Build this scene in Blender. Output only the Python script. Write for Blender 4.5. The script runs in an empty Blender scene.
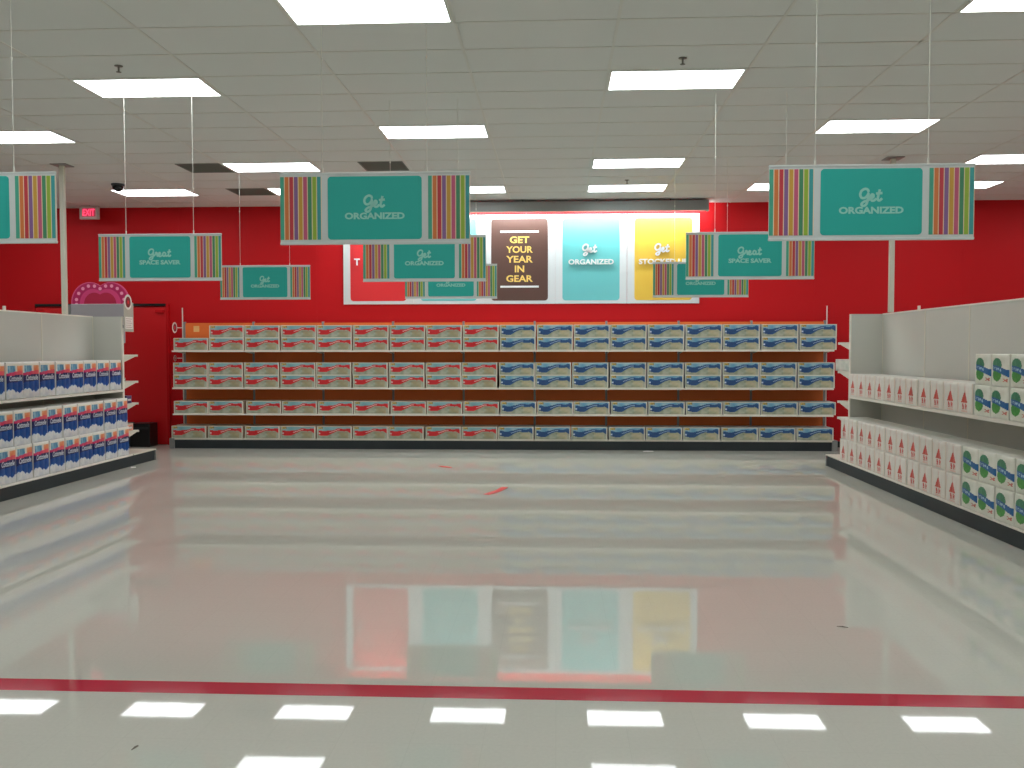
import bpy, bmesh, math, random
from mathutils import Vector, Matrix
random.seed(7)
S = bpy.context.scene
COL = S.collection
PI = math.pi
CAM_H = 1.64
CEIL = CAM_H + 2.454
Y_WALL = 15.25

# ------------------------------------------------------------------ helpers
def lin(c):
    c = c / 255.0
    return c / 12.92 if c <= 0.04045 else ((c + 0.055) / 1.055) ** 2.4
def rgb(r, g, b, k=1.0):
    return (lin(r) * k, lin(g) * k, lin(b) * k, 1.0)

MATS = {}
def mat(name, color, rough=0.6, metal=0.0, spec=0.5, noise=0.0, nscale=20.0, emit=None, estr=0.0, bump=0.0):
    if name in MATS:
        return MATS[name]
    m = bpy.data.materials.new(name)
    m.use_nodes = True
    nt = m.node_tree
    b = nt.nodes['Principled BSDF']
    b.inputs['Base Color'].default_value = color
    b.inputs['Roughness'].default_value = rough
    b.inputs['Metallic'].default_value = metal
    b.inputs['Specular IOR Level'].default_value = spec
    if emit:
        b.inputs['Emission Color'].default_value = emit
        b.inputs['Emission Strength'].default_value = estr
    if noise or bump:
        tc = nt.nodes.new('ShaderNodeTexCoord')
        nz = nt.nodes.new('ShaderNodeTexNoise')
        nz.inputs['Scale'].default_value = nscale
        nz.inputs['Detail'].default_value = 4
        nt.links.new(tc.outputs['Object'], nz.inputs['Vector'])
        if noise:
            mx = nt.nodes.new('ShaderNodeMix')
            mx.data_type = 'RGBA'
            mx.inputs['A'].default_value = tuple(c * (1 - noise) for c in color[:3]) + (1,)
            mx.inputs['B'].default_value = tuple(min(1, c * (1 + noise)) for c in color[:3]) + (1,)
            nt.links.new(nz.outputs['Fac'], mx.inputs['Factor'])
            nt.links.new(mx.outputs['Result'], b.inputs['Base Color'])
        if bump:
            bp = nt.nodes.new('ShaderNodeBump')
            bp.inputs['Strength'].default_value = bump
            bp.inputs['Distance'].default_value = 0.01
            nt.links.new(nz.outputs['Fac'], bp.inputs['Height'])
            nt.links.new(bp.outputs['Normal'], b.inputs['Normal'])
    MATS[name] = m
    return m

def attr_mat(name, rough=0.4, spec=0.5):
    """printed surface: its ink colours are stored per corner on the mesh"""
    m = bpy.data.materials.new(name)
    m.use_nodes = True
    nt = m.node_tree
    b = nt.nodes['Principled BSDF']
    a = nt.nodes.new('ShaderNodeAttribute')
    a.attribute_name = 'ink'
    nt.links.new(a.outputs['Color'], b.inputs['Base Color'])
    b.inputs['Roughness'].default_value = rough
    b.inputs['Specular IOR Level'].default_value = spec
    MATS[name] = m
    return m

class MB:
    """collects shapes into one mesh"""
    def __init__(self):
        self.v = []; self.f = []; self.m = []; self.mats = []; self.smooth = []
    def mi(self, m):
        if m not in self.mats:
            self.mats.append(m)
        return self.mats.index(m)
    def add(self, vs, fs, m, smooth=False):
        o = len(self.v); k = self.mi(m)
        self.v += [tuple(p) for p in vs]
        for f in fs:
            self.f.append([i + o for i in f]); self.m.append(k); self.smooth.append(smooth)
    def box(self, x0, x1, y0, y1, z0, z1, m):
        vs = [(x0,y0,z0),(x1,y0,z0),(x1,y1,z0),(x0,y1,z0),(x0,y0,z1),(x1,y0,z1),(x1,y1,z1),(x0,y1,z1)]
        self.add(vs, [(0,3,2,1),(4,5,6,7),(0,1,5,4),(1,2,6,5),(2,3,7,6),(3,0,4,7)], m)
    def bbox(self, x0, x1, y0, y1, z0, z1, m, bev=0.004, seg=2):
        bm = bmesh.new()
        r = bmesh.ops.create_cube(bm, size=1)
        for v in bm.verts:
            v.co = Vector(((x0+x1)/2 + v.co.x*(x1-x0), (y0+y1)/2 + v.co.y*(y1-y0), (z0+z1)/2 + v.co.z*(z1-z0)))
        bmesh.ops.bevel(bm, geom=list(bm.edges), offset=bev, segments=seg, affect='EDGES', profile=0.5)
        bm.verts.index_update()
        self.add([v.co[:] for v in bm.verts], [[v.index for v in f.verts] for f in bm.faces], m)
        bm.free()
    def tube(self, p0, p1, r, m, n=12, r1=None, caps=True):
        p0 = Vector(p0); p1 = Vector(p1); r1 = r if r1 is None else r1
        d = (p1 - p0).normalized()
        a = Vector((0,0,1)) if abs(d.z) < 0.9 else Vector((1,0,0))
        e1 = d.cross(a).normalized(); e2 = d.cross(e1)
        vs = []
        for p, rr in ((p0, r), (p1, r1)):
            for i in range(n):
                t = 2*PI*i/n
                vs.append(p + e1*math.cos(t)*rr + e2*math.sin(t)*rr)
        fs = [(i, (i+1) % n, n+(i+1) % n, n+i) for i in range(n)]
        self.add(vs, fs, m, True)
        if caps:
            self.add(vs[:n], [list(range(n))[::-1]], m); self.add(vs[n:], [list(range(n))], m)
    def lathe(self, prof, m, c=(0,0,0), n=24):
        vs = []
        for r, z in prof:
            for i in range(n):
                t = 2*PI*i/n
                vs.append((c[0]+r*math.cos(t), c[1]+r*math.sin(t), c[2]+z))
        fs = []
        for k in range(len(prof)-1):
            for i in range(n):
                fs.append((k*n+i, k*n+(i+1) % n, (k+1)*n+(i+1) % n, (k+1)*n+i))
        self.add(vs, fs, m, True)
    def slab(self, pts, y0, y1, m):
        """2D outline (x,z) extruded in y; y0 is the front"""
        n = len(pts)
        vs = [(x, y0, z) for x, z in pts] + [(x, y1, z) for x, z in pts]
        self.add(vs, [list(range(n)), list(range(2*n-1, n-1, -1))] + [(i, n+i, n+(i+1) % n, (i+1) % n) for i in range(n)], m)
    def ribbon(self, pts, w, y0, y1, m, sub=6):
        """smooth pen stroke through 2D points (x,z) with thickness in y"""
        P = [Vector(p) for p in pts]
        Q = []
        for i in range(len(P)-1):
            a = P[max(i-1, 0)]; b = P[i]; c = P[i+1]; d = P[min(i+2, len(P)-1)]
            for k in range(sub):
                t = k/sub
                Q.append(0.5*((2*b)+(c-a)*t+(2*a-5*b+4*c-d)*t*t+(3*b-a-3*c+d)*t**3))
        Q.append(P[-1])
        L = []; R = []
        for i, q in enumerate(Q):
            d = (Q[min(i+1, len(Q)-1)] - Q[max(i-1, 0)])
            if d.length < 1e-9: d = Vector((1, 0))
            d.normalize(); nrm = Vector((-d.y, d.x))*w/2
            L.append(q+nrm); R.append(q-nrm)
        n = len(Q)
        vs = [(p.x, y0, p.y) for p in L] + [(p.x, y0, p.y) for p in R] + [(p.x, y1, p.y) for p in L] + [(p.x, y1, p.y) for p in R]
        fs = []
        for i in range(n-1):
            fs.append((n+i, n+i+1, i+1, i))
            fs.append((i, i+1, 2*n+i+1, 2*n+i))
            fs.append((n+i+1, n+i, 3*n+i, 3*n+i+1))
        fs.append((0, 2*n, 3*n, n)); fs.append((n-1, 2*n-1, 4*n-1, 3*n-1))
        self.add(vs, fs, m)
    def text(self, body, cx, cz, height, y, m, extrude=0.0, width=None, bold=0.02, shear=0.0, left=False):
        cu = bpy.data.curves.new('lettering', 'FONT')
        cu.body = body; cu.size = 1.0; cu.align_x = 'LEFT'; cu.offset = bold; cu.shear = shear
        cu.resolution_u = 3; cu.extrude = 0.0
        o = bpy.data.objects.new('lettering', cu); COL.objects.link(o)
        dg = bpy.context.evaluated_depsgraph_get(); dg.update()
        me = bpy.data.meshes.new_from_object(o.evaluated_get(dg))
        xs = [v.co.x for v in me.vertices]; ys = [v.co.y for v in me.vertices]
        x0, x1, z0, z1 = min(xs), max(xs), min(ys), max(ys)
        sz = height/(z1-z0); sx = (width/(x1-x0)) if width else sz
        ox = cx if left else cx - (x1-x0)*sx/2
        vs = [(ox+(v.co.x-x0)*sx, y, cz+(v.co.y-(z0+z1)/2)*sz) for v in me.vertices]
        fs = [list(p.vertices) for p in me.polygons]
        self.add(vs, fs, m)
        if extrude:
            from collections import Counter
            cnt = {}
            for f in fs:
                for i in range(len(f)):
                    a, b = f[i], f[(i+1) % len(f)]
                    cnt.setdefault((min(a, b), max(a, b)), []).append((a, b))
            n = len(vs)
            vv = vs + [(p[0], p[1]+extrude, p[2]) for p in vs]
            self.add(vv, [(a, n+a, n+b, b) for e in cnt.values() if len(e) == 1 for a, b in e], m)
        bpy.data.objects.remove(o); bpy.data.meshes.remove(me); bpy.data.curves.remove(cu)
    def build(self, name, parent=None, loc=None):
        me = bpy.data.meshes.new(name)
        me.from_pydata(self.v, [], self.f)
        for m in self.mats: me.materials.append(m)
        me.polygons.foreach_set('material_index', self.m)
        me.polygons.foreach_set('use_smooth', self.smooth)
        me.update()
        o = bpy.data.objects.new(name, me); COL.objects.link(o)
        if parent: o.parent = parent
        if loc: o.location = loc
        return o

def tag(o, label, cat, group=None):
    o['label'] = label; o['category'] = cat
    if group: o['group'] = group
    return o
def struct(o):
    o['kind'] = 'structure'; return o
def empty(name, loc=(0,0,0), rz=0.0):
    o = bpy.data.objects.new(name, None); COL.objects.link(o)
    o.location = loc; o.rotation_euler = (0, 0, rz); o.empty_display_size = 0.2
    return o
def copy_tree(o, parent=None):
    c = o.copy(); COL.objects.link(c)
    if parent: c.parent = parent
    for ch in list(o.children): copy_tree(ch, c)
    return c
def rrect(x0, x1, z0, z1, r, n=5):
    pts = []
    for cx, cz, a0 in ((x1-r, z0+r, -90), (x1-r, z1-r, 0), (x0+r, z1-r, 90), (x0+r, z0+r, 180)):
        for i in range(n+1):
            a = math.radians(a0+90*i/n); pts.append((cx+r*math.cos(a), cz+r*math.sin(a)))
    return pts
def circle(cx, cz, r, n=24):
    return [(cx+r*math.cos(2*PI*i/n), cz+r*math.sin(2*PI*i/n)) for i in range(n)]
ORD = ['zeroth','first','second','third','fourth','fifth','sixth','seventh','eighth','ninth','tenth','eleventh','twelfth',
       'thirteenth','fourteenth','fifteenth','sixteenth','seventeenth','eighteenth']

# ------------------------------------------------------------------ materials
M_white = mat('white_enamel', rgb(216,212,196), 0.45, noise=0.03, nscale=3)
M_panel = mat('cream_shelf_panel', rgb(200,199,190), 0.5, noise=0.03, nscale=2)
M_lip = mat('shelf_lip', rgb(232,226,214), 0.4)
M_kick = mat('charcoal_kick_plate', rgb(38,46,50), 0.45, noise=0.1, nscale=5)
M_greymetal = mat('grey_metal', rgb(140,142,140), 0.4, 0.2)
M_darkmetal = mat('dark_metal', rgb(60,62,64), 0.4, 0.4)
M_orange = mat('orange_back_panel', rgb(232,116,44), 0.55, noise=0.05, nscale=4)
M_board = mat('banner_white', rgb(208,214,212), 0.5)
M_teal = mat('print_teal', rgb(26,172,160), 0.45)
M_letter = mat('print_pale_lettering', rgb(150,214,200), 0.5)
M_wire = mat('white_wire', rgb(225,225,215), 0.5)
M_black = mat('black_plastic', rgb(16,18,18), 0.4)
M_red = mat('red_print', rgb(214,30,34), 0.4)
M_tag = mat('tag_grey', rgb(178,176,162), 0.5)
M_paper = mat('white_paper', rgb(232,228,220), 0.6)

# ------------------------------------------------------------------ room
def floor_material():
    m = bpy.data.materials.new('polished_floor_tile'); m.use_nodes = True
    nt = m.node_tree; b = nt.nodes['Principled BSDF']
    tc = nt.nodes.new('ShaderNodeTexCoord')
    br = nt.nodes.new('ShaderNodeTexBrick'); br.offset = 0.0; br.squash = 1.0
    br.inputs['Scale'].default_value = 1.0
    br.inputs['Brick Width'].default_value = 0.3048; br.inputs['Row Height'].default_value = 0.3048
    br.inputs['Mortar Size'].default_value = 0.0012
    br.inputs['Color1'].default_value = rgb(197,196,185); br.inputs['Color2'].default_value = rgb(196,195,184)
    br.inputs['Mortar'].default_value = rgb(190,189,178)
    nt.links.new(tc.outputs['Object'], br.inputs['Vector'])
    nz = nt.nodes.new('ShaderNodeTexNoise'); nz.inputs['Scale'].default_value = 60; nz.inputs['Detail'].default_value = 5
    nt.links.new(tc.outputs['Object'], nz.inputs['Vector'])
    mx = nt.nodes.new('ShaderNodeMix'); mx.data_type = 'RGBA'; mx.blend_type = 'MULTIPLY'
    mx.inputs['Factor'].default_value = 1.0
    rp = nt.nodes.new('ShaderNodeMapRange'); rp.inputs['To Min'].default_value = 0.93; rp.inputs['To Max'].default_value = 1.05
    nt.links.new(nz.outputs['Fac'], rp.inputs['Value'])
    nt.links.new(br.outputs['Color'], mx.inputs['A']); nt.links.new(rp.outputs['Result'], mx.inputs['B'])
    nt.links.new(mx.outputs['Result'], b.inputs['Base Color'])
    n2 = nt.nodes.new('ShaderNodeTexNoise'); n2.inputs['Scale'].default_value = 2.2; n2.inputs['Detail'].default_value = 3
    nt.links.new(tc.outputs['Object'], n2.inputs['Vector'])
    bp = nt.nodes.new('ShaderNodeBump'); bp.inputs['Strength'].default_value = 0.007; bp.inputs['Distance'].default_value = 0.02
    nt.links.new(n2.outputs['Fac'], bp.inputs['Height'])
    nt.links.new(bp.outputs['Normal'], b.inputs['Normal'])
    b.inputs['Roughness'].default_value = 0.028
    b.inputs['IOR'].default_value = 1.38
    return m
def wall_red_material():
    m = mat('red_wall_paint', rgb(192,8,18), 0.6, spec=0.25, noise=0.06, nscale=0.8)
    return m
M_floor = floor_material()
M_redwall = wall_red_material()
M_ceil = mat('ceiling_tile', rgb(218,221,218), 0.85, noise=0.02, nscale=1.1, bump=0.1)
M_grid = mat('ceiling_grid_paint', rgb(212,213,206), 0.35)
M_stripe = mat('red_floor_tile', rgb(186,44,66), 0.06, spec=0.4, noise=0.06, nscale=6)
M_sidewall = mat('store_wall_paint', rgb(190,186,176), 0.7)

XL, XR, YB = -15.0, 13.0, -9.0
b = MB(); b.box(XL, XR, YB, Y_WALL, -0.1, 0, M_floor); struct(b.build('floor'))
b = MB(); b.box(XL, XR, YB, Y_WALL, CEIL, CEIL+0.1, M_ceil); struct(b.build('ceiling'))
b = MB(); b.box(XL, XR, Y_WALL, Y_WALL+0.15, 0, CEIL, M_redwall); struct(b.build('wall_back'))
b = MB(); b.box(XL-0.15, XL, YB, Y_WALL, 0, CEIL, M_sidewall); struct(b.build('wall_left'))
b = MB(); b.box(XR, XR+0.15, YB, Y_WALL, 0, CEIL, M_sidewall); struct(b.build('wall_right'))
b = MB(); b.box(XL, XR, YB-0.15, YB, 0, CEIL, M_sidewall); struct(b.build('wall_front'))
b = MB(); b.box(XL, -9.06, Y_WALL-0.012, Y_WALL, 0, 0.1, M_black); b.box(-6.70, XR, Y_WALL-0.012, Y_WALL, 0, 0.1, M_black)
struct(b.build('baseboard_back'))
# ceiling grid: 4 ft x 2 ft
GX, GY = 0.458, 4.973
b = MB()
k = -13
while GX+1.2192*k < XR:
    x = GX+1.2192*k
    if x > XL: b.box(x-0.012, x+0.012, YB, Y_WALL, CEIL-0.004, CEIL, M_grid)
    k += 1
k = -23
while GY+0.6096*k < Y_WALL:
    y = GY+0.6096*k
    if y > YB: b.box(XL, XR, y-0.012, y+0.012, CEIL-0.004, CEIL, M_grid)
    k += 1
struct(b.build('trim_1'))
# red stripe set in the floor
b = MB(); b.box(XL, XR, 4.15, 4.297, 0.0, 0.0012, M_stripe); struct(b.build('trim_2'))
# wall panel joints of the red wall
b = MB()
for x in (-8.9+1.2*i for i in range(17)):
    if -3.8 < x < 2.6 or -9.2 < x < -6.6: continue
    b.box(x-0.003, x+0.003, Y_WALL-0.002, Y_WALL, 0.1, CEIL-0.01, M_redwall)
struct(b.build('trim_3'))
# red double door with its dark head gap
d = empty('door_1', (-7.88, Y_WALL, 0)); struct(d)
M_door = mat('red_door_paint', rgb(204,16,24), 0.42)
b = MB()
b.box(-1.2, -1.16, -0.06, 0, 0, 2.44, M_redwall); b.box(1.16, 1.2, -0.06, 0, 0, 2.44, M_redwall)
b.box(-1.16, 1.16, -0.06, 0, 2.40, 2.44, M_black); struct(b.build('door_frame', d))
for s in (-1, 1):
    b = MB(); b.bbox(min(s*0.004, s*1.155), max(s*0.004, s*1.155), -0.045, -0.002, 0.01, 2.375, M_door)
    p = struct(b.build('door_leaf', d))
    b = MB(); b.bbox(s*0.1-0.02, s*0.1+0.02, -0.09, -0.046, 0.95, 1.25, M_greymetal); struct(b.build('door_handle', p))
    b = MB(); b.bbox(min(s*0.98, s*1.13), max(s*0.98, s*1.13), -0.085, -0.046, 2.28, 2.33, M_redwall); struct(b.build('door_closer', p))

# ------------------------------------------------------------------ ceiling lights
M_lamp = mat('lamp_diffuser', rgb(240,245,240), 0.4, emit=(0.935, 0.975, 1.0, 1), estr=9.0)
M_lframe = mat('light_frame', rgb(225,228,220), 0.5)
def make_light():
    r = empty('ceiling_light')
    b = MB(); w, h = 1.2192/2, 0.6096/2
    for x0, x1, y0, y1 in ((-w+.013, w-.013, -h+.013, -h+.03), (-w+.013, w-.013, h-.03, h-.013), (-w+.013, -w+.032, -h+.03, h-.03), (w-.032, w-.013, -h+.03, h-.03)):
        b.box(x0, x1, y0, y1, -0.008, -0.0005, M_lframe)
    b.build('frame', r)
    b = MB(); b.bbox(-w+.033, w-.033, -h+.031, h-.031, -0.006, -0.0005, M_lamp, 0.002, 1); b.build('diffuser', r)
    return r
first = None
SIDE = {-10:'outermost left', -8:'far left behind a banner', -6:'at the left', -4:'left of centre', -2:'just left of middle', 0:'just right of middle', 2:'right of centre', 4:'at the right', 6:'outermost right', 8:'outermost right'}
for row in range(-6, 6):
    if row == 5: cols = [-8, -6, -4, -2, 0, 2, 4, 6]
    elif row % 2: cols = [-10, -6, -2, 2, 6]
    else: cols = [-8, -4, 0, 4, 8]
    for c in cols:
        if first is None: o = first = make_light()
        else: o = copy_tree(first)
        o.location = (GX+1.2192*(c+0.5), GY+1.8288*row-0.3048, CEIL)
        if row >= 1 and not (row <= 2 and abs(c) > 5) and c < 8 and c > -10:
            rn = {1:'nearest visible row', 2:'second visible row from the camera', 3:'third visible row from the camera', 4:'second row from the red wall', 5:'row closest to the red wall'}[row]
            tag(o, 'ceiling panel light, %s, %s' % (rn, SIDE[c]), 'ceiling light', 'recessed ceiling panel lights')
        else:
            tag(o, 'glowing ceiling panel light overhead outside the picture', 'ceiling light', 'recessed ceiling lights outside the picture')
# ceiling air vents
M_vent = mat('vent_grey', rgb(112,116,108), 0.7)
M_ventd = mat('vent_slot', rgb(70,74,70), 0.8)
for (cx, cy, lab) in ((-4.42-0.31, 12.29-0.3048, 'dark grey square air return in ceiling beside a light, nearer the camera at left'),
                 (-2.30, 12.29-0.3048, 'dark grey square air return alone in ceiling above the big left banner'),
                 (-4.42-0.31, 14.117-0.3048, 'dark grey square air return in the last ceiling row near the red wall')):
    r = tag(empty('air_vent', (cx, cy, CEIL)), lab, 'air vent', 'ceiling air returns')
    b = MB(); b.box(-0.29, 0.29, -0.29, 0.29, -0.003, -0.0005, M_ventd); b.build('backing', r)
    b = MB()
    for i in range(14):
        y = -0.27+0.0415*i; b.box(-0.275, 0.275, y, y+0.02, -0.008, -0.003, M_vent)
    b.build('louvre', r)
    b = MB()
    for a in ((-0.295, 0.295, -0.295, -0.277), (-0.295, 0.295, 0.277, 0.295), (-0.295, -0.277, -0.277, 0.277), (0.277, 0.295, -0.277, 0.277)):
        b.box(*a, -0.009, -0.0005, M_vent)
    b.build('frame', r)
# sprinkler heads
M_brass = mat('sprinkler_metal', rgb(120,118,110), 0.35, 0.6)
for x, y, lab in ((-3.78, 7.68, 'small sprinkler head in ceiling left, above the large left light'), (1.06, 7.72, 'small sprinkler head in ceiling right, above the large right light'), (1.02, 13.17, 'small sprinkler head between the two far central lights')):
    r = tag(empty('sprinkler', (x, y, CEIL)), lab, 'sprinkler', 'ceiling sprinkler heads')
    b = MB(); b.lathe([(0, -0.006), (0.035, -0.005), (0.035, 0)], M_brass); b.build('escutcheon', r)
    b = MB(); b.tube((0, 0, -0.05), (0, 0, -0.006), 0.008, M_brass, 8); b.lathe([(0, -0.058), (0.022, -0.056), (0.022, -0.052), (0, -0.05)], M_brass, n=12); b.build('deflector', r)
# dome camera
r = tag(empty('dome_camera', (-6.48, 13.08, CEIL)), 'dark smoked dome security camera on the ceiling above the exit sign area', 'security camera')
b = MB(); b.lathe([(0, -0.03), (0.085, -0.03), (0.095, -0.02), (0.095, 0)], M_darkmetal); b.build('housing', r)
b = MB(); b.lathe([(0.082*math.cos(a*PI/16), -0.031-0.082*math.sin(a*PI/16)) for a in range(9)], mat('smoked_dome', rgb(14,14,16), 0.08)); b.build('dome', r)
b = MB(); b.tube((0, -0.03, -0.07), (0, -0.075, -0.09), 0.02, M_black, 12); b.build('lens', r)

# ------------------------------------------------------------------ hanging banners
STR = [('teal',(60,170,140)),('orange',(226,120,50)),('red',(206,44,54)),('purple',(136,90,150)),('mustard',(214,160,50)),('pink',(206,84,120)),('green',(60,140,96)),('lime',(156,190,50)),('aqua',(50,160,160))]
STRM = [mat('stripe_'+n, rgb(*[v*0.88+15 for v in c]), 0.45) for n, c in STR]
M_cream = mat('stripe_gap', rgb(232,214,180), 0.5)
G_ = [(.60,.78),(.56,.93),(.38,.99),(.16,.86),(.08,.62),(.18,.42),(.38,.42),(.54,.58),(.60,.70),(.56,.30),(.46,.0),(.28,-.10),(.16,0),(.30,.16),(.56,.26),(.72,.34)]
def e_(x): return [(x,.34),(x+.18,.46),(x+.19,.60),(x+.08,.62),(x+.02,.42),(x+.1,.24),(x+.26,.26),(x+.38,.38)]
def t_(x): return [[(x+.2,.95),(x+.08,.45),(x+.1,.26),(x+.22,.26),(x+.34,.38)], [(x-.04,.68),(x+.36,.72)]]
def script(word):
    if word == 'Get': return [G_, e_(.72)] + t_(1.12)
    S_ = [G_, [(.72,.34),(.84,.52),(.86,.64),(.98,.58),(.98,.4),(1.02,.26),(1.12,.32)], e_(1.12)]
    S_ += [[(1.86,.58),(1.70,.64),(1.58,.5),(1.60,.3),(1.74,.26),(1.86,.44),(1.88,.6),(1.86,.34),(1.98,.26),(2.08,.36)]]
    return S_ + t_(2.1)
def put_script(b, word, cx, cz, s, y0, y1, m, w=0.105):
    st = script(word); X = [p[0] for q in st for p in q]; mid = (min(X)+max(X))/2
    for q in st: b.ribbon([(cx+(x-mid)*s, cz+(z-0.45)*s) for x, z in q], w*s, y0, y1, m)

BW, BH = 1.2192, 0.4572
def make_banner(word, line):
    r = empty('hanging_banner')
    b = MB()
    b.box(-BW/2, BW/2, -0.004, 0.004, 0.012, BH-0.012, M_board)
    zb, zt = 0.032, BH-0.026
    sw = 0.268
    for x0 in (-BW/2, BW/2-sw):
        b.box(x0+.001, x0+sw, -0.0052, -0.004, zb, zt, M_cream)
        p = sw/9
        for i, mm in enumerate(STRM):
            b.box(x0+.001+p*i, x0+p*(i+1)-p*0.16, -0.0062, -0.0052, zb, zt, mm)
    b.slab(rrect(-0.302, 0.302, zb, zt, 0.022), -0.0062, -0.004, M_teal)
    put_script(b, word, 0.0, BH*0.565, 0.094, -0.0072, -0.0062, M_letter, 0.16)
    b.text(line, 0, BH*0.395, 0.043, -0.0072, M_letter, width=0.385 if line == 'ORGANIZED' else 0.41, bold=0.045)
    b.build('print_panel', r)
    for z0, z1 in ((0, 0.016), (BH-0.014, BH)):
        b = MB(); b.bbox(-BW/2-0.002, BW/2+0.002, -0.009, 0.009, z0, z1, M_board, 0.003, 1); b.build('rail', r)
    return r
def add_wires(r, xs, z):
    for x in xs:
        b = MB(); b.tube((x, 0, BH), (x, 0, CEIL-z-0.004), 0.0022, M_wire, 6)
        w = b.build('wire', r); b = MB()
        b.tube((x, 0, BH), (x, 0, BH+0.03), 0.006, M_wire, 8)
        b.tube((x, 0, (BH+CEIL-z)*0.52), (x, 0, (BH+CEIL-z)*0.52+0.02), 0.006, M_wire, 8)
        b.build('wire_clip', w)
ZB = 2.312
protoO = make_banner('Get', 'ORGANIZED'); protoS = make_banner('Great', 'SPACE SAVER')
BN = [(-3.815, 5.65, 'O', 'teal striped hanging banner cut off by the left edge of the picture'),
      (-1.156, 5.71, 'O', 'large nearest teal Get Organized banner hanging left of centre'),
      (1.90, 5.57, 'O', 'large nearest teal Get Organized banner hanging at upper right'),
      (-3.852, 8.60, 'S', 'teal Great Space Saver banner hanging at the left near the exit sign'),
      (-1.30, 8.84, 'O', 'middle-distance teal Get Organized banner just below and behind the large left one'),
      (1.857, 8.77, 'S', 'teal Great Space Saver banner hanging at right in front of the red wall'),
      (-3.886, 11.86, 'O', 'small far teal Get Organized banner behind the left Great Space Saver banner'),
      (-1.39, 11.84, 'O', 'small far teal banner in front of the wall posters, mostly hidden by nearer one'),
      (1.857, 11.72, 'O', 'small far teal banner overlapping the yellow wall poster')]
usedO = usedS = False
for x, y, k, lab in BN:
    if k == 'O':
        o = copy_tree(protoO) if usedO else protoO
    else:
        o = copy_tree(protoS) if usedS else protoS
    o.location = (x, y, ZB + (0.014 if x < -3.7 and y < 6 else -0.012 if x > 1.8 and y < 6 else 0))
    tag(o, lab, 'banner', 'teal striped banners hanging on wires')
    if k == 'O' and not usedO:
        usedO = True; base = o
        protoO = copy_tree(o)     # clean copy kept for the next ones
        nxt = protoO
    elif k == 'S' and not usedS:
        usedS = True; protoS = copy_tree(o)
    add_wires(o, (-0.335, 0.335), ZB)
# drop the two spare clean copies
for sp in (protoO, protoS):
    for ch in list(sp.children): bpy.data.objects.remove(ch)
    bpy.data.objects.remove(sp)

# ------------------------------------------------------------------ back shelving
X0, X1 = -6.36, 4.435
NS = 9; PW = (X1-X0)/NS
YP = 15.10     # face of back panels
YS = 14.58     # front of shelves
sh = tag(empty('shelving_run', ((X0+X1)/2, YP, 0)), 'long shelving run with orange back panels along the red back wall', 'shelving')
cx = (X0+X1)/2
for i in range(NS):
    xa = X0+PW*i-cx; xb = xa+PW
    b = MB(); b.box(xa+0.018, xb-0.018, 0.0, 0.02, 0.15, 2.10, M_orange); b.build('back_panel', sh)
for i in range(NS+1):
    x = X0+PW*i-cx
    b = MB(); b.box(x-0.017, x+0.017, -0.006, 0.04, 0.0, 2.12, M_greymetal)
    b.build('upright', sh)
for x in (X0-cx-0.03, X1-cx+0.03):
    b = MB(); b.box(x-0.006, x+0.006, -0.01, 0.01, 0, 2.36, M_lip); b.build('end_post', sh)
SH = [1.632, 1.018, 0.586]
for z in SH:
    for i in range(NS):
        xa = X0+PW*i-cx; xb = xa+PW
        b = MB()
        b.box(xa+0.001, xb-0.001, YS-YP+0.004, -0.008, z-0.02, z-0.001, M_white)
        b.bbox(xa+0.001, xb-0.001, YS-YP-0.006, YS-YP+0.006, z-0.026, z-0.0005, M_lip, 0.002, 1)
        for xx in (xa+0.02, xb-0.022):   # brackets
            b.add([(xx, YS-YP+0.05, z-0.02), (xx, -0.01, z-0.02), (xx, -0.01, z-0.06), (xx+0.003, YS-YP+0.05, z-0.02), (xx+0.003, -0.01, z-0.02), (xx+0.003, -0.01, z-0.06)],
                  [(0,1,2),(5,4,3),(0,2,5,3),(0,3,4,1),(1,4,5,2)], M_white)
        b.build('shelf', sh)
b = MB(); b.box(X0-cx, X1-cx, YS-YP+0.07, 0.0, 0.0, 0.146, M_kick); b.build('kick_plate', sh)
b = MB(); b.box(X0-cx, X1-cx, YS-YP+0.05, -0.008, 0.1465, 0.172, M_lip); b.build('base_deck', sh)
for s in (-1, 1):
    x = X0-cx-0.085 if s < 0 else X1-cx
    b = MB(); b.bbox(x, x+0.085, YS-YP+0.045, -0.01, 0.0, 0.172, M_greymetal, 0.004, 1); b.build('end_cap', sh)
# small mark on the first orange panel
b = MB(); b.box(X0-cx+0.16, X0-cx+0.26, -0.002, 0.0, 1.95, 2.05, mat('pale_sticker', rgb(240,190,120), 0.6)); b.build('price_sticker', sh)

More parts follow.
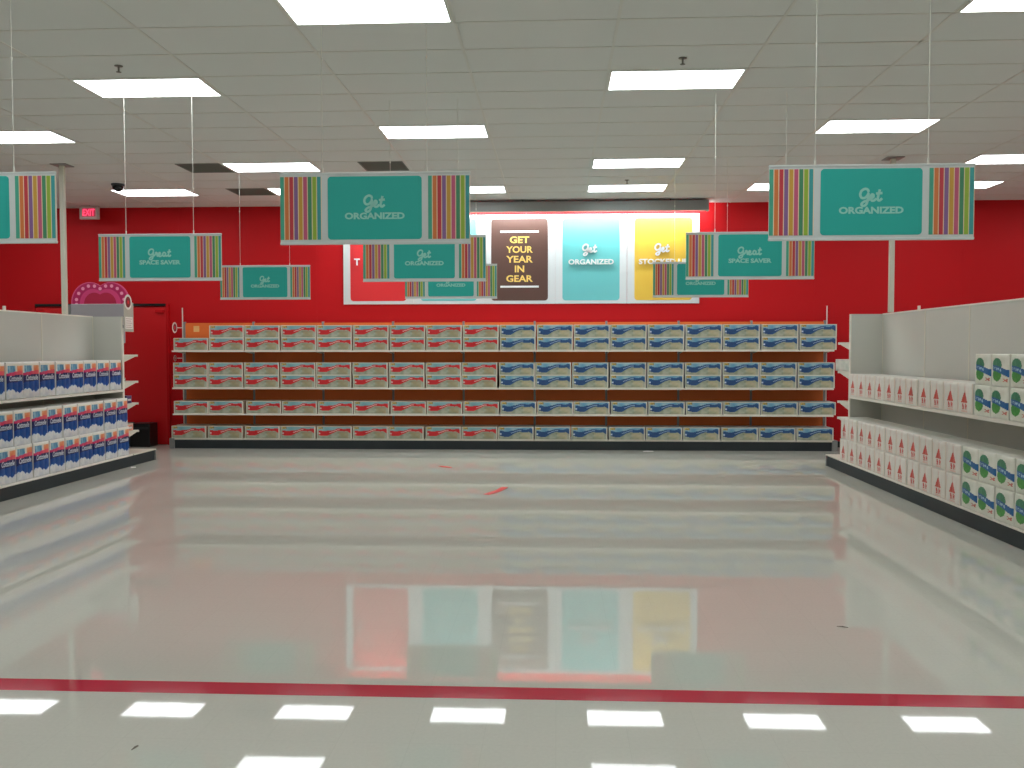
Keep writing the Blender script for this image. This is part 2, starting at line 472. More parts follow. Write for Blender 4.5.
# ------------------------------------------------------------------ printed packs
def hash2(i, j, s=0):
    n = (i*374761393 + j*668265263 + s*982451653) & 0xffffffff
    n = ((n ^ (n >> 13))*1274126177) & 0xffffffff
    return ((n ^ (n >> 16)) & 0xffff)/65535.0
def vn(u, v, s=0):
    i, j = math.floor(u), math.floor(v); fu, fv = u-i, v-j
    fu = fu*fu*(3-2*fu); fv = fv*fv*(3-2*fv)
    return (hash2(i,j,s)*(1-fu)+hash2(i+1,j,s)*fu)*(1-fv)+(hash2(i,j+1,s)*(1-fu)+hash2(i+1,j+1,s)*fu)*fv
def mixc(a, b, t): return tuple(a[k]*(1-t)+b[k]*t for k in range(3))
def sstep(a, b, x):
    t = max(0, min(1, (x-a)/(b-a))); return t*t*(3-2*t)
def printed(name, W, H, D, paint, nu, nv, rough=0.35, bulge=0.0, rolls=0, side=(225,222,210), extra=None):
    """box of size W x D x H standing on z=0, front at y=0 facing -Y; the front is a fine grid carrying its print"""
    me_v = []; me_f = []; colr = []
    for j in range(nv+1):
        for i in range(nu+1):
            u, v = i/nu, j/nv
            y = 0.0
            if bulge:
                eu = min(u, 1-u)*W; ev = min(v, 1-v)*H
                e = min(1, eu/0.03)**0.5*min(1, ev/0.03)**0.5
                rr = abs(math.sin(PI*u*rolls))**0.6 if rolls else 1
                y = -bulge*e*(0.55+0.45*rr)
            me_v.append(((u-0.5)*W, y, v*H))
    for j in range(nv):
        for i in range(nu):
            a = j*(nu+1)+i
            me_f.append((a, a+1, a+nu+2, a+nu+1))
            c = paint((i+.5)/nu, (j+.5)/nv)
            colr.append((lin(c[0]), lin(c[1]), lin(c[2]), 1))
    n = len(me_v); c0 = 0; c1 = nu; c2 = (nv+1)*(nu+1)-1; c3 = nv*(nu+1)
    me_v += [(-W/2, D, 0), (W/2, D, 0), (W/2, D, H), (-W/2, D, H)]
    sc = (lin(side[0]), lin(side[1]), lin(side[2]), 1)
    tp = [nv*(nu+1)+i for i in range(nu, -1, -1)]; bt = list(range(nu+1))
    lf = [j*(nu+1) for j in range(nv+1)]; rt = [j*(nu+1)+nu for j in range(nv, -1, -1)]
    for f in ([n+1, n, n+3, n+2], tp[::-1]+[n+2, n+3], [n, n+1]+bt[::-1], [n+3, n]+lf[:1]+lf[1:], [n+1, n+2]+rt):
        me_f.append(f); colr.append(sc)
    me = bpy.data.meshes.new(name)
    me.from_pydata(me_v, [], me_f)
    ca = me.color_attributes.new('ink', 'FLOAT_COLOR', 'CORNER')
    for p, c in zip(me.polygons, colr):
        for li in p.loop_indices: ca.data[li].color = c
    me.materials.append(MATS['ink_rough'] if rough > 0.4 else MATS['ink_gloss'])
    if bulge:
        for p in me.polygons[:nu*nv]: p.use_smooth = True
    if extra:
        eb = MB(); extra(eb)
        bm = bmesh.new(); bm.from_mesh(me)
        lay = bm.loops.layers.float_color.get('ink')
        vs = [bm.verts.new(p) for p in eb.v]
        for f in eb.f:
            try:
                nf = bm.faces.new([vs[i] for i in f])
                for l in nf.loops: l[lay] = (0.72, 0.76, 0.82, 1)
            except ValueError: pass
        bm.to_mesh(me); bm.free()
    me.update()
    return me
attr_mat('ink_gloss', 0.32); attr_mat('ink_rough', 0.55)

def carton_paint(kind):
    red = kind == 'red'
    main = (204,22,30) if red else (28,66,118)
    main2 = (214,60,60) if red else (56,116,164)
    def f(u, v):
        if u < .02 or u > .975 or v < .045 or v > .955: return (226,220,206)
        top = mixc((104,158,170), (150,184,186), vn(u*7, v*5, 3))
        if not red: top = mixc((96,156,190), (168,196,200), vn(u*7, v*5, 4))
        low = mixc((186,188,170), (130,142,118), vn(u*11, v*6, 5))
        if .62 < u < .9 and v < .55: low = mixc(low, (172,150,108) if red else (206,190,150), .6*vn(u*14, v*9, 8)+.2)
        c = .45+.27*sstep(.28, .62, u)-.10*sstep(.86, .97, u)+.02*math.sin(u*22)
        t = .215-.11*sstep(.3, .5, u)+.08*sstep(.85, .93, u)
        if not red: c += .03*math.sin(u*14+1); t += .02
        d = v-c
        if u < .04: return low
        if abs(d) < t*.92:
            if .045 < u < .1 and abs(v-.44) < .06: return (220,190,186) if red else (190,205,225)
            if .36 < u < .66 and abs(d-.0) < .022: return (238,214,206) if red else (170,196,224)
            return mixc(main, main2, .5*vn(u*9, v*6, 2))
        if u < .17 and v > .80: return (206,170,64) if vn(u*60, v*20, 1) > .42 else (128,120,90)
        if d > 0: return top
        return low
    return f
CARTON = {k: printed('carton_'+k, 0.580, 0.2045, 0.44, carton_paint(k), 64, 24, 0.5, side=(214,196,176) if k == 'red' else (200,206,208)) for k in ('red', 'blue')}
def place(me, name, loc, rz, label, cat, group, sz=None):
    o = bpy.data.objects.new(name, me); COL.objects.link(o)
    o.location = loc; o.rotation_euler = (0, 0, rz)
    if sz: o.scale = sz
    return tag(o, label, cat, group)
rows = [('top shelf', SH[0], 2, -6.345), ('second shelf down', SH[1], 2, -6.36), ('third shelf down', SH[2], 1, -6.365), ('bottom deck', 0.172, 1, -6.40)]
for rn, z, nl, xs in rows:
    for i in range(18):
        kind = 'red' if i < 9 else 'blue'
        xc = xs+0.6015*(i+.5) + random.uniform(-.007, .007)
        if rn == 'bottom deck': xc += 0.03*min(1, i/2)
        if rn.startswith('third') and i > 1: xc += 0.025
        for l in range(nl):
            if rn == 'top shelf' and i == 0 and l == 1: continue
            side = ('%s from the left end' % ORD[i+1]) if i < 9 else ('%s from the right end' % ORD[18-i])
            ly = (('upper layer, ' if l else 'lower layer, ') if nl == 2 else '')+rn
            if rn == 'top shelf' and i == 0: ly = 'none stacked on it, top shelf'
            place(CARTON[kind], 'carton', (xc+random.uniform(-.003, .003), 14.60+random.uniform(0, .012), z+0.001+l*0.206), random.uniform(-.008, .008),
                  '%s swoosh carton, %s, %s' % (kind, ly, side), 'carton', 'swoosh cartons on the back wall shelving')

# ------------------------------------------------------------------ side shelving units
def gondola(cxx, yend, side, seams, ymin, lipz, labl, nub, ext=0.0):
    """side=+1: faces +X (left unit). yend: far end. spine runs along Y"""
    g = tag(empty('shelving_unit', (cxx, yend, 0)), labl, 'shelving')
    HT = 2.11; L = ymin-yend
    ys = [0.0]+[s-yend for s in seams]+[L]
    for i in range(len(ys)-1):
        b = MB(); b.box(-0.02, 0.02, ys[i+1]+0.002, ys[i]-0.002, 0.17, HT-0.012, M_panel); b.build('back_panel', g)
    for k, y in enumerate(ys):
        b = MB(); b.box(-0.024, 0.024, y-0.012 if k else y-0.02, y+0.012 if k else y, 0, HT, M_white)
        b.build('upright', g)
    b = MB(); b.bbox(-0.026, 0.026, L, 0, HT-0.012, HT+0.006, M_lip, 0.003, 1)
    b.box(-0.012, 0.012, nub-yend-0.015, nub-yend+0.015, HT, HT+0.055, M_lip); b.build('top_rail', g)
    HD = 0.57
    b = MB(); b.box(-HD+0.02, HD-0.02, L, 0.58+ext, 0, 0.145, M_kick); b.build('kick_plate', g)
    for s in (-1, 1):
        b = MB(); b.bbox(min(s*0.03, s*HD), max(s*0.03, s*HD), L, 0.0, 0.146, 0.165, M_lip, 0.004, 1); b.build('base_deck', g)
    b = MB(); b.bbox(-HD, HD, 0.032, 0.605+ext, 0.146, 0.165, M_white, 0.004, 1); b.build('end_deck', g)
    b = MB(); b.bbox(-HD, HD, 0.581+ext, 0.605+ext, 0.0, 0.145, M_greymetal, 0.003, 1); b.build('end_kick_plate', g)
    # shelves facing both ways
    for s in (-1, 1):
        for i in range(len(ys)-1):
            b = MB()
            x0, x1 = sorted((s*0.026, s*0.446))
            b.box(x0, x1, ys[i+1]+0.001, ys[i]-0.001, lipz+0.012, lipz+0.030, M_white)
            x0, x1 = sorted((s*0.445, s*0.458))
            b.bbox(x0, x1, ys[i+1]+0.001, ys[i]-0.001, lipz, lipz+0.034, M_lip, 0.002, 1)
            b.build('shelf', g)
    # end panel and end cap shelves
    b = MB(); b.box(-0.43, 0.43, 0.0, 0.03, 0.166, HT, M_panel)
    for s in (-1, 1): b.box(min(s*.43, s*.445), max(s*.43, s*.445), -0.008, 0.035, 0.166, HT, M_lip)
    b.build('end_panel', g)
    return g
LC, LY = -6.55, 12.38
RC, RY = 4.36, 12.20
gl = gondola(LC, LY, 1, [11.11, 9.89, 8.67], 7.45, 1.052, 'cream double-sided shelving unit on the left side of the aisle', 10.38, 0.13)
gr = gondola(RC, RY, -1, [10.82, 9.68, 8.5, 7.3], 6.1, 0.99, 'cream double-sided shelving unit on the right side of the aisle', 11.06)
def end_shelves(g, zs, depth):
    for z in zs:
        b = MB()
        b.box(-0.43, 0.43, 0.031, depth, z-0.02, z, M_white)
        b.bbox(-0.44, 0.44, depth-0.01, depth+0.006, z-0.03, z+0.002, M_lip, 0.002, 1)
        for xx in (-0.43, 0.424):
            b.add([(xx, depth-0.02, z-0.02), (xx, 0.031, z-0.02), (xx, 0.031, z-0.11), (xx+0.006, depth-0.02, z-0.02), (xx+0.006, 0.031, z-0.02), (xx+0.006, 0.031, z-0.11)],
                  [(0,1,2),(5,4,3),(0,2,5,3),(0,3,4,1),(1,4,5,2)], M_white)
        b.build('end_shelf', g)
end_shelves(gl, (1.572, 1.19, 0.872, 0.47), 0.46)
end_shelves(gr, (1.735, 1.34, 0.925, 0.70), 0.52)

# --- left packs: blue pack with script name
def tissue_paint(u, v):
    wave = .20+.05*math.sin(u*PI*2.2)+.02*math.sin(u*23)
    if v < wave: return mixc((228,226,222), (206,206,212), vn(u*12, v*12, 1))
    if v < wave+.02: return (200,214,232)
    slope = .04*(u-.5)
    if v < .46+slope: return mixc((6,84,156), (6,56,132), vn(u*8, v*8, 2))
    if v < .65+slope: return mixc((14,28,92), (18,16,78), vn(u*6, v*5, 3))
    if v < .745+slope*2: return mixc((206,40,104), (236,100,100), u)
    if v > .955: return (236,234,226)
    if .06 < u < .5 and v < .91: return mixc((64,128,170), (160,196,204), vn(u*12, v*14, 4))
    if u > .62 and v < .90: return mixc((232,130,84), (240,196,150), vn(u*10, v*10, 5))
    return (232,226,212)
def tissue_extra(b):
    b.text('Cottonelle', 0.0, 0.218, 0.058, -0.0115, M_white, width=0.235, bold=0.02, shear=0.25)
TIS = printed('tissue_pack', 0.318, 0.385, 0.30, tissue_paint, 36, 44, 0.3, bulge=0.010, rolls=3, side=(226,224,218), extra=tissue_extra)
def roll_red(u, v):
    base = mixc((232,228,218), (222,214,204), vn(u*10, v*4, 1))
    if u < .04 or u > .97: return (228,212,196)
    if abs(u-.12) < .012 and v < .9: return (238,206,184)
    du = u-.52
    if .36 < v < .74 and abs(du) < .21*(.74-v)/.38+.01: return mixc((210,60,44), (196,92,80), vn(u*20, v*20, 2))
    if .14 < v < .34 and (abs(du+.10) < .05 or abs(du-.10) < .07) and vn(u*30, v*18, 3) > .25: return (206,84,76)
    if .68 < v < .92 and abs(du) < .025: return (224,176,160)
    if .06 < v < .12 and abs(du) < .2: return (226,190,176)
    return base
ROLR = printed('red_mark_pack', 0.312, 0.285, 0.34, roll_red, 40, 36, 0.3, bulge=0.012, rolls=2, side=(228,226,216))
def roll_green(u, v):
    base = mixc((232,230,218), (216,216,200), vn(u*8, v*5, 1))
    a = ((u-.36)/.27)**2+((v-.66)/.22)**2
    c = ((u-.36)/.25)**2+((v-.36)/.20)**2
    band = abs(v-(.50+.10*math.cos(u*2.4))+.02)
    if u > .10 and band < .085+.02*u:
        if .14 < u < .62 and band < .04 and vn(u*46, v*16, 4) > .45: return (176,204,224)
        return mixc((28,84,150), (40,110,160), vn(u*7, v*7, 5))
    if a < 1: return mixc((52,120,84), (80,146,110), vn(u*16, v*16, 2))
    if c < 1: return mixc((60,138,56), (84,158,70), vn(u*16, v*16, 3))
    if .7 < u < .95 and .14 < v < .26: return (206,120,104) if vn(u*25, v*20, 6) > .4 else base
    return base
ROLG = printed('green_mark_pack', 0.312, 0.285, 0.34, roll_green, 44, 40, 0.3, bulge=0.012, rolls=1, side=(228,226,214))

def side_rows(me, name, rot, xf, yfar, pitch, n, z, what, where, group, cat, hs=1.0, first_k=1, only=None):
    for i in range(n):
        y = yfar-pitch*(i+.5)+random.uniform(-.004, .004)
        k = i+first_k
        place(me, name, (xf+random.uniform(-.006, .006), y, z), rot+random.uniform(-.012, .012),
              '%s, %s, %s from far end' % (what, where, ORD[k]), cat, group, (1, 1, hs))
side_rows(TIS, 'tissue_pack', PI/2, -6.13, LY-0.01, 0.333, 11, 1.087, 'blue tissue pack', 'upper shelf of left unit', 'wrapped tissue packs on the left unit', 'tissue pack', 1.075)
side_rows(TIS, 'tissue_pack', PI/2, -6.03, LY-0.01, 0.333, 11, 0.166, 'blue tissue pack', 'lower layer on left unit deck', 'wrapped tissue packs on the left unit', 'tissue pack', 1.035)
side_rows(TIS, 'tissue_pack', PI/2, -6.04, LY-0.02, 0.333, 11, 0.566, 'blue tissue pack', 'upper layer on left unit deck', 'wrapped tissue packs on the left unit', 'tissue pack', 1.035)
RF = 'paper roll packs on the right unit'
rr_ = 'red marked roll pack'
gg_ = 'green emblem roll pack'
side_rows(ROLR, 'paper_roll_pack', -PI/2, 3.905, RY-0.02, 0.325, 11, 1.0255, rr_, 'upper shelf of right unit', RF, 'paper roll pack', 1.02)
side_rows(ROLR, 'paper_roll_pack', -PI/2, 3.80, RY-0.02, 0.326, 11, 0.166, rr_, 'lower layer on right unit deck', RF, 'paper roll pack', 1.0)
side_rows(ROLR, 'paper_roll_pack', -PI/2, 3.805, RY-0.02, 0.326, 11, 0.453, rr_, 'upper layer on right unit deck', RF, 'paper roll pack', 1.0)
yg = RY-0.326*11-0.03
side_rows(ROLG, 'paper_roll_pack', -PI/2, 3.905, yg, 0.326, 6, 1.0255, gg_, 'lower layer on right unit shelf', RF, 'paper roll pack', 1.0, 12)
side_rows(ROLG, 'paper_roll_pack', -PI/2, 3.91, yg+0.005, 0.326, 6, 1.312, gg_, 'upper layer on right unit shelf', RF, 'paper roll pack', 1.0, 12)
side_rows(ROLG, 'paper_roll_pack', -PI/2, 3.80, yg, 0.326, 6, 0.166, gg_, 'lower layer on right unit deck', RF, 'paper roll pack', 1.0, 12)
side_rows(ROLG, 'paper_roll_pack', -PI/2, 3.805, yg, 0.326, 6, 0.453, gg_, 'upper layer on right unit deck', RF, 'paper roll pack', 1.0, 12)

# items on the end caps
def small_paint(c1, c2):
    def f(u, v):
        if v > .82 or v < .1: return c2
        if .2 < u < .8 and .35 < v < .6: return (220,214,214)
        return mixc(c1, tuple(min(255, x*1.5) for x in c1), vn(u*5, v*5, 1))
    return f
SP = printed('small_pack', 0.16, 0.11, 0.26, small_paint((52,34,84), (90,80,120)), 16, 12, 0.3, bulge=0.006, side=(66,48,96))
place(SP, 'wrapped_pack', (LC+0.425, LY+0.20, 0.875), PI/2, 'small dark purple wrapped pack on the end shelf of the left unit', 'pack', None)
SP2 = printed('small_pack_pale', 0.24, 0.11, 0.26, small_paint((206,120,100), (222,214,196)), 16, 12, 0.3, bulge=0.006, side=(216,206,190))
place(SP2, 'wrapped_pack', (LC+0.425, LY+0.19, 0.473), PI/2, 'small pale pink and white wrapped pack on the lowest end shelf of the left unit', 'pack', None)
SP3 = printed('small_tray', 0.06, 0.05, 0.2, small_paint((34,30,30), (200,190,176)), 8, 6, 0.3, side=(40,36,36))
place(SP3, 'wrapped_pack', (LC+0.425, LY+0.08, 1.193), PI/2, 'tiny dark packet on the second end shelf of the left unit', 'pack', None)
SP4 = printed('bulky_pack', 0.62, 0.16, 0.34, lambda u, v: mixc((222,216,206), (188,196,184), vn(u*6, v*4, 2)), 30, 10, 0.3, bulge=0.012, rolls=3, side=(222,216,208))
place(SP4, 'wrapped_pack', (RC-0.425, RY+0.36, 1.342), -PI/2, 'pale bulky wrapped pack sticking out on the end shelf of the right unit', 'pack', None)

# ------------------------------------------------------------------ poles on the spines
for x, y, nm in ((LC-0.0, 11.7, 'left'), (RC-0.045, 11.85, 'right')):
    r = tag(empty('ceiling_pole', (x, y, 2.117)), 'slim cream pole rising from the %s shelving unit to the ceiling' % nm, 'pole', 'cream poles on the shelving units')
    b = MB(); b.bbox(-0.03, 0.03, -0.03, 0.03, 0.001, CEIL-2.117-0.012, M_white, 0.006, 2); b.build('shaft', r)
    b = MB(); b.bbox(-0.11, 0.11, -0.11, 0.11, CEIL-2.117-0.012, CEIL-2.117-0.001, M_greymetal, 0.003, 1); b.build('ceiling_plate', r)

# ------------------------------------------------------------------ wall posters and the trough light above them
M_poster = mat('poster_white', rgb(214,218,220), 0.5)
M_pbrown = mat('poster_brown', rgb(84,56,48), 0.5)
M_paqua = mat('poster_aqua', rgb(104,190,192), 0.5)
M_pyel = mat('poster_yellow', rgb(226,186,66), 0.5)
M_pred = mat('poster_red', rgb(214,34,40), 0.5)
M_gold = mat('gold_lettering', rgb(240,204,110), 0.5)
M_pw = mat('poster_lettering_white', rgb(236,238,238), 0.4)
PX = [-3.63, -2.426, -1.222, -0.018, 1.19]; PWD = 1.2
cards = [M_pred, M_paqua, M_pbrown, M_paqua, M_pyel]
plabs = ['red wall poster at the left end of the row, with a white letter T',
         'aqua wall poster second from left, mostly hidden by hanging banners',
         'brown wall poster with gold lettering Get Your Year In Gear',
         'aqua wall poster with white raised Get Organized lettering',
         'yellow wall poster with white raised Get Stocked Up lettering at right end']
for i, px in enumerate(PX):
    r = tag(empty('wall_poster', (px+PWD/2, Y_WALL-0.03, 2.415)), plabs[i], 'poster', 'row of posters on the red wall')
    PH = 1.50
    b = MB(); b.bbox(-PWD/2-.0015, PWD/2+.0015, 0, 0.028, 0, PH, M_poster, 0.004, 1)
    b.slab(rrect(-0.48, 0.48, 0.055, 1.43, 0.055, 6), -0.002, 0.0, cards[i]); bd = b.build('board', r)
    b = MB()
    if i == 2:
        for z in (0.29, 1.215): b.box(-0.325, 0.325, -0.004, -0.002, z-0.016, z+0.016, M_pw)
        for k, (t, w) in enumerate((('GET', .33), ('YOUR', .45), ('YEAR', .45), ('IN', .16), ('GEAR', .45))):
            b.text(t, 0, 1.078-0.163*k, 0.115, -0.004, M_gold, width=w, bold=0.028)
        b.build('lettering', bd)
    elif i == 3:
        put_script(b, 'Get', -0.02, 0.90, 0.17, -0.03, -0.012, M_pw, 0.15)
        b.text('ORGANIZED', 0, 0.70, 0.088, -0.03, M_pw, extrude=0.018, width=0.76, bold=0.03); b.build('lettering', bd)
    elif i == 4:
        put_script(b, 'Get', -0.02, 0.90, 0.17, -0.03, -0.012, M_pw, 0.15)
        b.text('STOCKED UP', 0, 0.70, 0.088, -0.03, M_pw, extrude=0.018, width=0.82, bold=0.03); b.build('lettering', bd)
    elif i == 0:
        b.text('T', -0.36, 0.72, 0.115, -0.03, M_pw, extrude=0.018, bold=0.03); b.build('lettering', bd)
M_tube = mat('trough_tube', (1, 1, 1, 1), 0.4, emit=(0.92, 1.0, 1.0, 1), estr=200.0)
r = tag(empty('trough_light', (-0.55, 14.85, CEIL)), 'long grey trough light fixture washing the row of wall posters from above', 'wall light')
b = MB()
b.box(-3.03, 3.02, -0.06, -0.045, -0.20, -0.03, M_greymetal); b.box(-3.03, 3.02, -0.045, 0.20, -0.045, -0.03, M_greymetal)
b.box(-3.03, -3.015, -0.045, 0.10, -0.20, -0.045, M_greymetal); b.box(3.005, 3.02, -0.045, 0.10, -0.20, -0.045, M_greymetal)
b.bbox(-3.03, 3.02, -0.068, -0.06, -0.206, -0.19, M_lip, 0.002, 1)
b.build('trough', r)
for k in range(5):
    b = MB(); xx = -2.41+1.204*k; b.tube((xx-0.56, 0.13, -0.088), (xx+0.56, 0.13, -0.088), 0.013, M_tube, 10); b.build('lamp_tube', r)
    b = MB(); b.tube((xx, 0.0, -0.03), (xx, 0.0, -0.001), 0.012, M_greymetal, 8); b.tube((xx, 0.20, -0.038), (xx, 0.395, -0.038), 0.008, M_greymetal, 8); b.build('bracket', r)

# ------------------------------------------------------------------ exit sign
r = tag(empty('exit_sign', (-7.92, 14.98, 3.86)), 'small red lit EXIT sign at the top of the red wall, left', 'exit sign')
b = MB(); b.bbox(-0.165, 0.165, -0.03, 0.03, 0.0, 0.222, mat('exit_housing', rgb(196,176,170), 0.5), 0.008, 2); b.build('housing', r)
b = MB(); b.box(-0.115, 0.115, -0.032, -0.03, 0.042, 0.182, mat('exit_face', rgb(150,30,60), 0.4, emit=(0.9, 0.02, 0.10, 1), estr=0.35)); 
b.text('EXIT', 0, 0.112, 0.115, -0.0335, mat('exit_letters', rgb(255,60,90), 0.4, emit=(1, 0.06, 0.16, 1), estr=1.6), width=0.205, bold=0.02); b.build('lit_face', r)
b = MB(); b.tube((0, 0, 0.222), (0, 0, CEIL-3.86-0.001), 0.012, M_greymetal, 10); b.build('stem', r)

# ------------------------------------------------------------------ display with heart topper beyond left unit
M_lav = mat('display_grey', rgb(168,164,168), 0.55)
r = tag(empty('display_stand', (-7.34, 14.0, 0)), 'grey display stand behind the left shelving unit, below the pink heart', 'display stand')
b = MB(); b.bbox(-0.40, 0.46, 0.0, 0.05, 1.75, 2.375, M_lav, 0.006, 1); b.build('header_panel', r)
b = MB(); b.box(-0.36, 0.30, 0.02, 0.05, 0.1, 1.75, M_lav); b.build('body', r)
for s in (-1,):
    b = MB(); b.bbox(s*0.44-0.03, s*0.44+0.03, 0.0, 0.06, 0, 2.365, M_greymetal, 0.005, 1); b.build('post', r)
for z in (0.5, 0.9, 1.3):
    b = MB(); b.box(-0.38, 0.30, -0.30, 0.018, z, z+0.02, M_lip); b.build('shelf', r)
b = MB(); b.box(-0.4, 0.30, -0.30, 0.05, 0, 0.1, M_kick); b.build('base', r)
def heart(s, cx, cz, n=64):
    """two round lobes with a shallow notch, curving down to a point"""
    P = []; c, q = 0.36, 0.64
    for sx in (1, -1):
        H = [(c+q*math.cos(a), q*math.sin(a)) for a in [math.radians(124.2)*(1-k/(n//4)) for k in range(n//4+1)]]
        H += [(math.sin(PI/2*(1-k/(n//4)))**0.9, -1.15*(k/(n//4))**1.25) for k in range(1, n//4+1)]
        H[0] = (0, math.sqrt(q*q-c*c))
        if sx < 0: H = [(-x, z) for x, z in H[::-1]][1:-1]
        P += H
    return [(cx+x*s, cz+z*s*1.08) for x, z in P]
r = tag(empty('heart_sign', (-7.29, 14.075, 1.925)), 'pink valentine heart sign with pale dots above the grey display stand', 'sign')
HZ = 0.47
b = MB()
b.slab(heart(0.48, 0, HZ), -0.006, 0.012, mat('heart_edge_pink', rgb(228,90,140), 0.5))
b.slab(heart(0.46, 0, HZ), -0.009, -0.006, mat('heart_dark_pink', rgb(196,24,96), 0.5))
hb = b.build('heart_board', r)
b = MB(); b.slab(heart(0.335, 0, HZ-0.01), -0.012, -0.009, mat('heart_mid_pink', rgb(226,64,128), 0.5))
b.slab(heart(0.265, 0, HZ-0.02), -0.014, -0.012, mat('heart_core', rgb(190,18,66), 0.5)); b.build('inner_heart', r)
H1 = heart(0.395, 0, HZ, 88)[::4]; b = MB()
for x, z in H1: b.slab(circle(x, z, 0.027, 12), -0.0115, -0.009, mat('heart_dot', rgb(250,160,196), 0.5))
b.build('dots', hb)

# ------------------------------------------------------------------ aisle tag with round target mark (plane faces the aisle)
def bull(b, cx, cz, rad, y):
    b.slab(circle(cx, cz, rad, 28), y-0.002, y, M_paper)
    b.slab(circle(cx, cz, rad*0.78, 28), y-0.003, y-0.002, M_red)
    b.slab(circle(cx, cz, rad*0.50, 28), y-0.004, y-0.003, M_paper)
    b.slab(circle(cx, cz, rad*0.27, 28), y-0.005, y-0.004, M_red)
r = tag(empty('aisle_tag', (-6.085, 12.385, 1.90), PI/2), 'grey aisle tag with round red and white target mark on left unit corner', 'sign')
b = MB(); b.bbox(0.0, 0.28, -0.006, 0.0, 0.0, 0.42, M_tag, 0.002, 1)
b.box(0.03, 0.25, -0.008, -0.006, 0.04, 0.21, M_paper)
for k in range(5): b.box(0.05, 0.23-0.03*(k % 2), -0.009, -0.008, 0.06+0.03*k, 0.066+0.03*k, mat('print_grey', rgb(150,110,110), 0.6))
b.build('plate', r)
b = MB()
b.slab(circle(0.115, 0.42, 0.108, 28), -0.010, -0.0065, M_paper); b.slab(circle(0.115, 0.42, 0.078, 28), -0.011, -0.010, mat('dark_red_print', rgb(120,16,24), 0.5))
b.slab(circle(0.115, 0.42, 0.028, 20), -0.012, -0.011, M_pred); b.build('round_mark', r)
b = MB(); b.box(-0.02, 0.02, 0.0005, 0.006, 0.05, 0.09, M_greymetal); b.build('bracket', r)
for z, rad in ((2.02, 0.092), (1.50, 0.05)):       # round marks held out from the end post of the back shelving
    b = MB(); b.slab(circle(0, 0, rad, 28), -0.006, 0.0, M_paper); b.slab(circle(0, 0, rad*0.74, 28), -0.007, -0.006, mat('dark_red_print', rgb(120,16,24)) if rad > .08 else M_pred)
    b.slab(circle(0, 0, rad*0.36, 20), -0.008, -0.007, M_pred if rad > .08 else M_paper)
    b.box(rad*0.9, 0.105, -0.004, 0.0, -0.006, 0.006, M_lip); b.box(0.095, 0.105, -0.0945, -0.004, -0.006, 0.006, M_lip)
    o = b.build('round_tag', sh, (-6.49-(X0+X1)/2, 15.0-YP, z)); o.rotation_euler = (0, 0, PI/2)
    if rad > .08: o['label'] = 'round red and white target mark'

# black box by the door
b = MB(); b.bbox(-0.17, 0.17, -0.2, 0.12, 0.0, 0.40, M_black, 0.012, 2); b.box(-0.15, 0.15, -0.202, -0.2, 0.3, 0.34, M_darkmetal)
o = b.build('storage_box', None, (-7.03, 15.0, 0)); tag(o, 'black box on the floor against the red door behind the left unit', 'box')
b = MB(); b.bbox(-0.35, 0.35, -0.2, 0.12, 0.0, 0.40, M_black, 0.012, 2)
o = b.build('storage_box', None, (-7.60, 15.0, 0)); tag(o, 'second black box beside the first, mostly hidden behind the left unit', 'box')

# ------------------------------------------------------------------ scraps on the floor
def scrap(name, pts, m, lab, cat, w=0.03):
    b = MB(); P = [Vector(p) for p in pts]; L = []; R = []
    for i, q in enumerate(P):
        d = (P[min(i+1, len(P)-1)]-P[max(i-1, 0)]).normalized(); n = Vector((-d.y, d.x))*w/2
        L.append(q+n); R.append(q-n)
    n = len(P); c = P[0]
    zz = lambda i: 0.003+0.006*abs(math.sin(i*1.7))
    vs = [(p.x-c.x, p.y-c.y, zz(i)) for i, p in enumerate(L)]+[(p.x-c.x, p.y-c.y, zz(i)) for i, p in enumerate(R)]
    vs += [(v[0], v[1], 0.0008) for v in vs]
    fs = []
    for i in range(n-1):
        fs += [(i, i+1, n+i+1, n+i)[::-1], (2*n+i, 2*n+i+1, 3*n+i+1, 3*n+i), (i, 2*n+i, 2*n+i+1, i+1)[::-1], (n+i, n+i+1, 3*n+i+1, 3*n+i)[::-1]]
    fs += [(0, n, 3*n, 2*n), (n-1, 3*n-1, 4*n-1, 2*n-1)]
    b.add(vs, fs, m); o = b.build(name, None, (c.x, c.y, 0)); tag(o, lab, cat)
M_tape = mat('red_tape', rgb(220,50,44), 0.4)
scrap('tape_scrap', [(-0.79, 10.08), (-0.73, 10.2), (-0.67, 10.36), (-0.61, 10.60)], M_tape, 'larger red strip of tape lying on the floor in the middle', 'tape', 0.075)
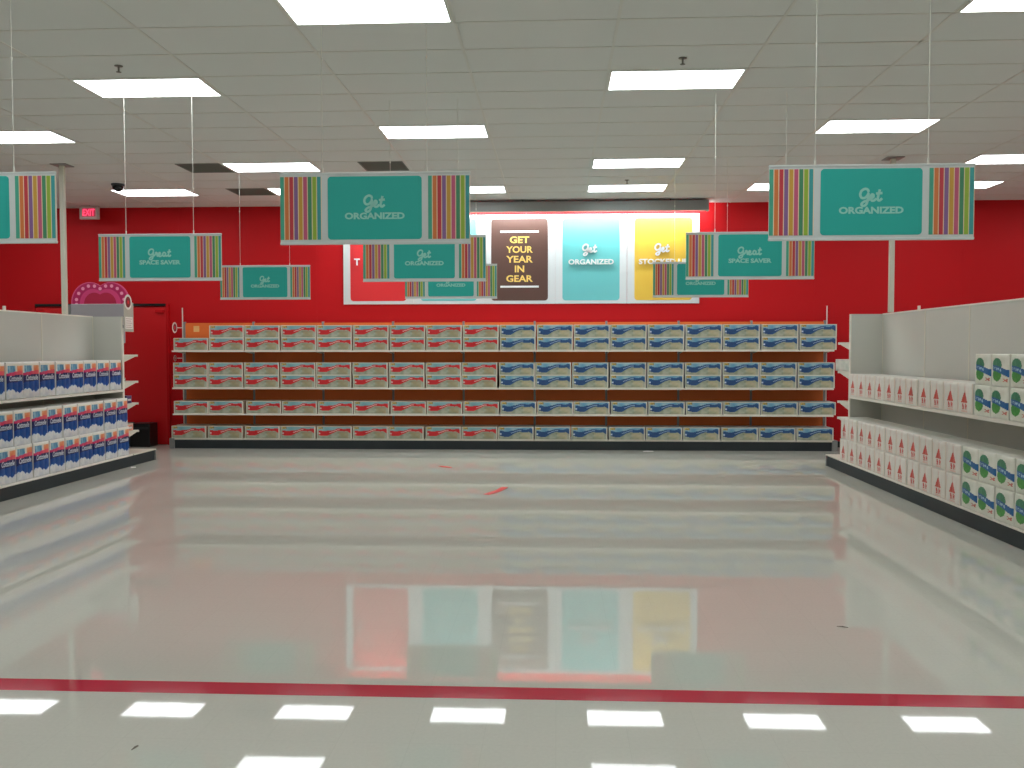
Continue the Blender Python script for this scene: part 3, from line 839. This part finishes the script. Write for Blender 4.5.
scrap('tape_scrap', [(-1.64, 12.55), (-1.58, 12.46), (-1.46, 12.40)], M_tape, 'smaller red tape scrap on the floor nearer the back shelving', 'tape', 0.05)
scrap('paper_scrap', [(1.40, 14.50), (1.48, 14.48), (1.56, 14.50)], M_paper, 'white paper scrap on the floor against the back shelving', 'paper', 0.07)
scrap('paper_scrap', [(-5.93, 12.26), (-5.90, 12.22), (-5.88, 12.16)], M_paper, 'tiny white paper scrap beside the base of the left unit', 'paper', 0.06)
scrap('dark_scuff_scrap', [(-1.738, 3.54), (-1.733, 3.56), (-1.730, 3.58)], mat('thread_grey', rgb(140,134,124), 0.6), 'thin dark thread scrap on floor near camera, before the red stripe', 'scrap', 0.003)
scrap('dark_scuff_scrap', [(1.66, 5.345), (1.69, 5.33), (1.72, 5.32)], mat('thread_grey', rgb(140,134,124), 0.6), 'thin dark thread scrap on floor at right, beyond the red stripe', 'scrap', 0.004)

# ------------------------------------------------------------------ camera
f_px, yaw, pitch, roll = 897.7, 0.0493, 0.0382, -0.0009
cy, sy = math.cos(yaw), math.sin(yaw)
F = Vector((-sy*math.cos(pitch), cy*math.cos(pitch), -math.sin(pitch))); r_ = Vector((cy, sy, 0)); u_ = r_.cross(F)
Rv = math.cos(roll)*r_+math.sin(roll)*u_; Uv = -math.sin(roll)*r_+math.cos(roll)*u_
cd = bpy.data.cameras.new('camera'); cam = bpy.data.objects.new('camera', cd); COL.objects.link(cam)
cd.sensor_width = 36; cd.lens = f_px/1024*36; cd.clip_end = 100
cam.matrix_world = Matrix(((Rv.x, Uv.x, -F.x, 0), (Rv.y, Uv.y, -F.y, 0), (Rv.z, Uv.z, -F.z, CAM_H), (0, 0, 0, 1)))
S.camera = cam
w = bpy.data.worlds.new('World'); S.world = w; w.use_nodes = True
w.node_tree.nodes['Background'].inputs['Color'].default_value = (0.01, 0.01, 0.01, 1)
S.view_settings.view_transform = 'Standard'; S.view_settings.look = 'None'
S.view_settings.exposure = -0.2; S.view_settings.gamma = 1; S.view_settings.use_curve_mapping = False
S.cycles.max_bounces = 8; S.cycles.diffuse_bounces = 5; S.cycles.sample_clamp_indirect = 6
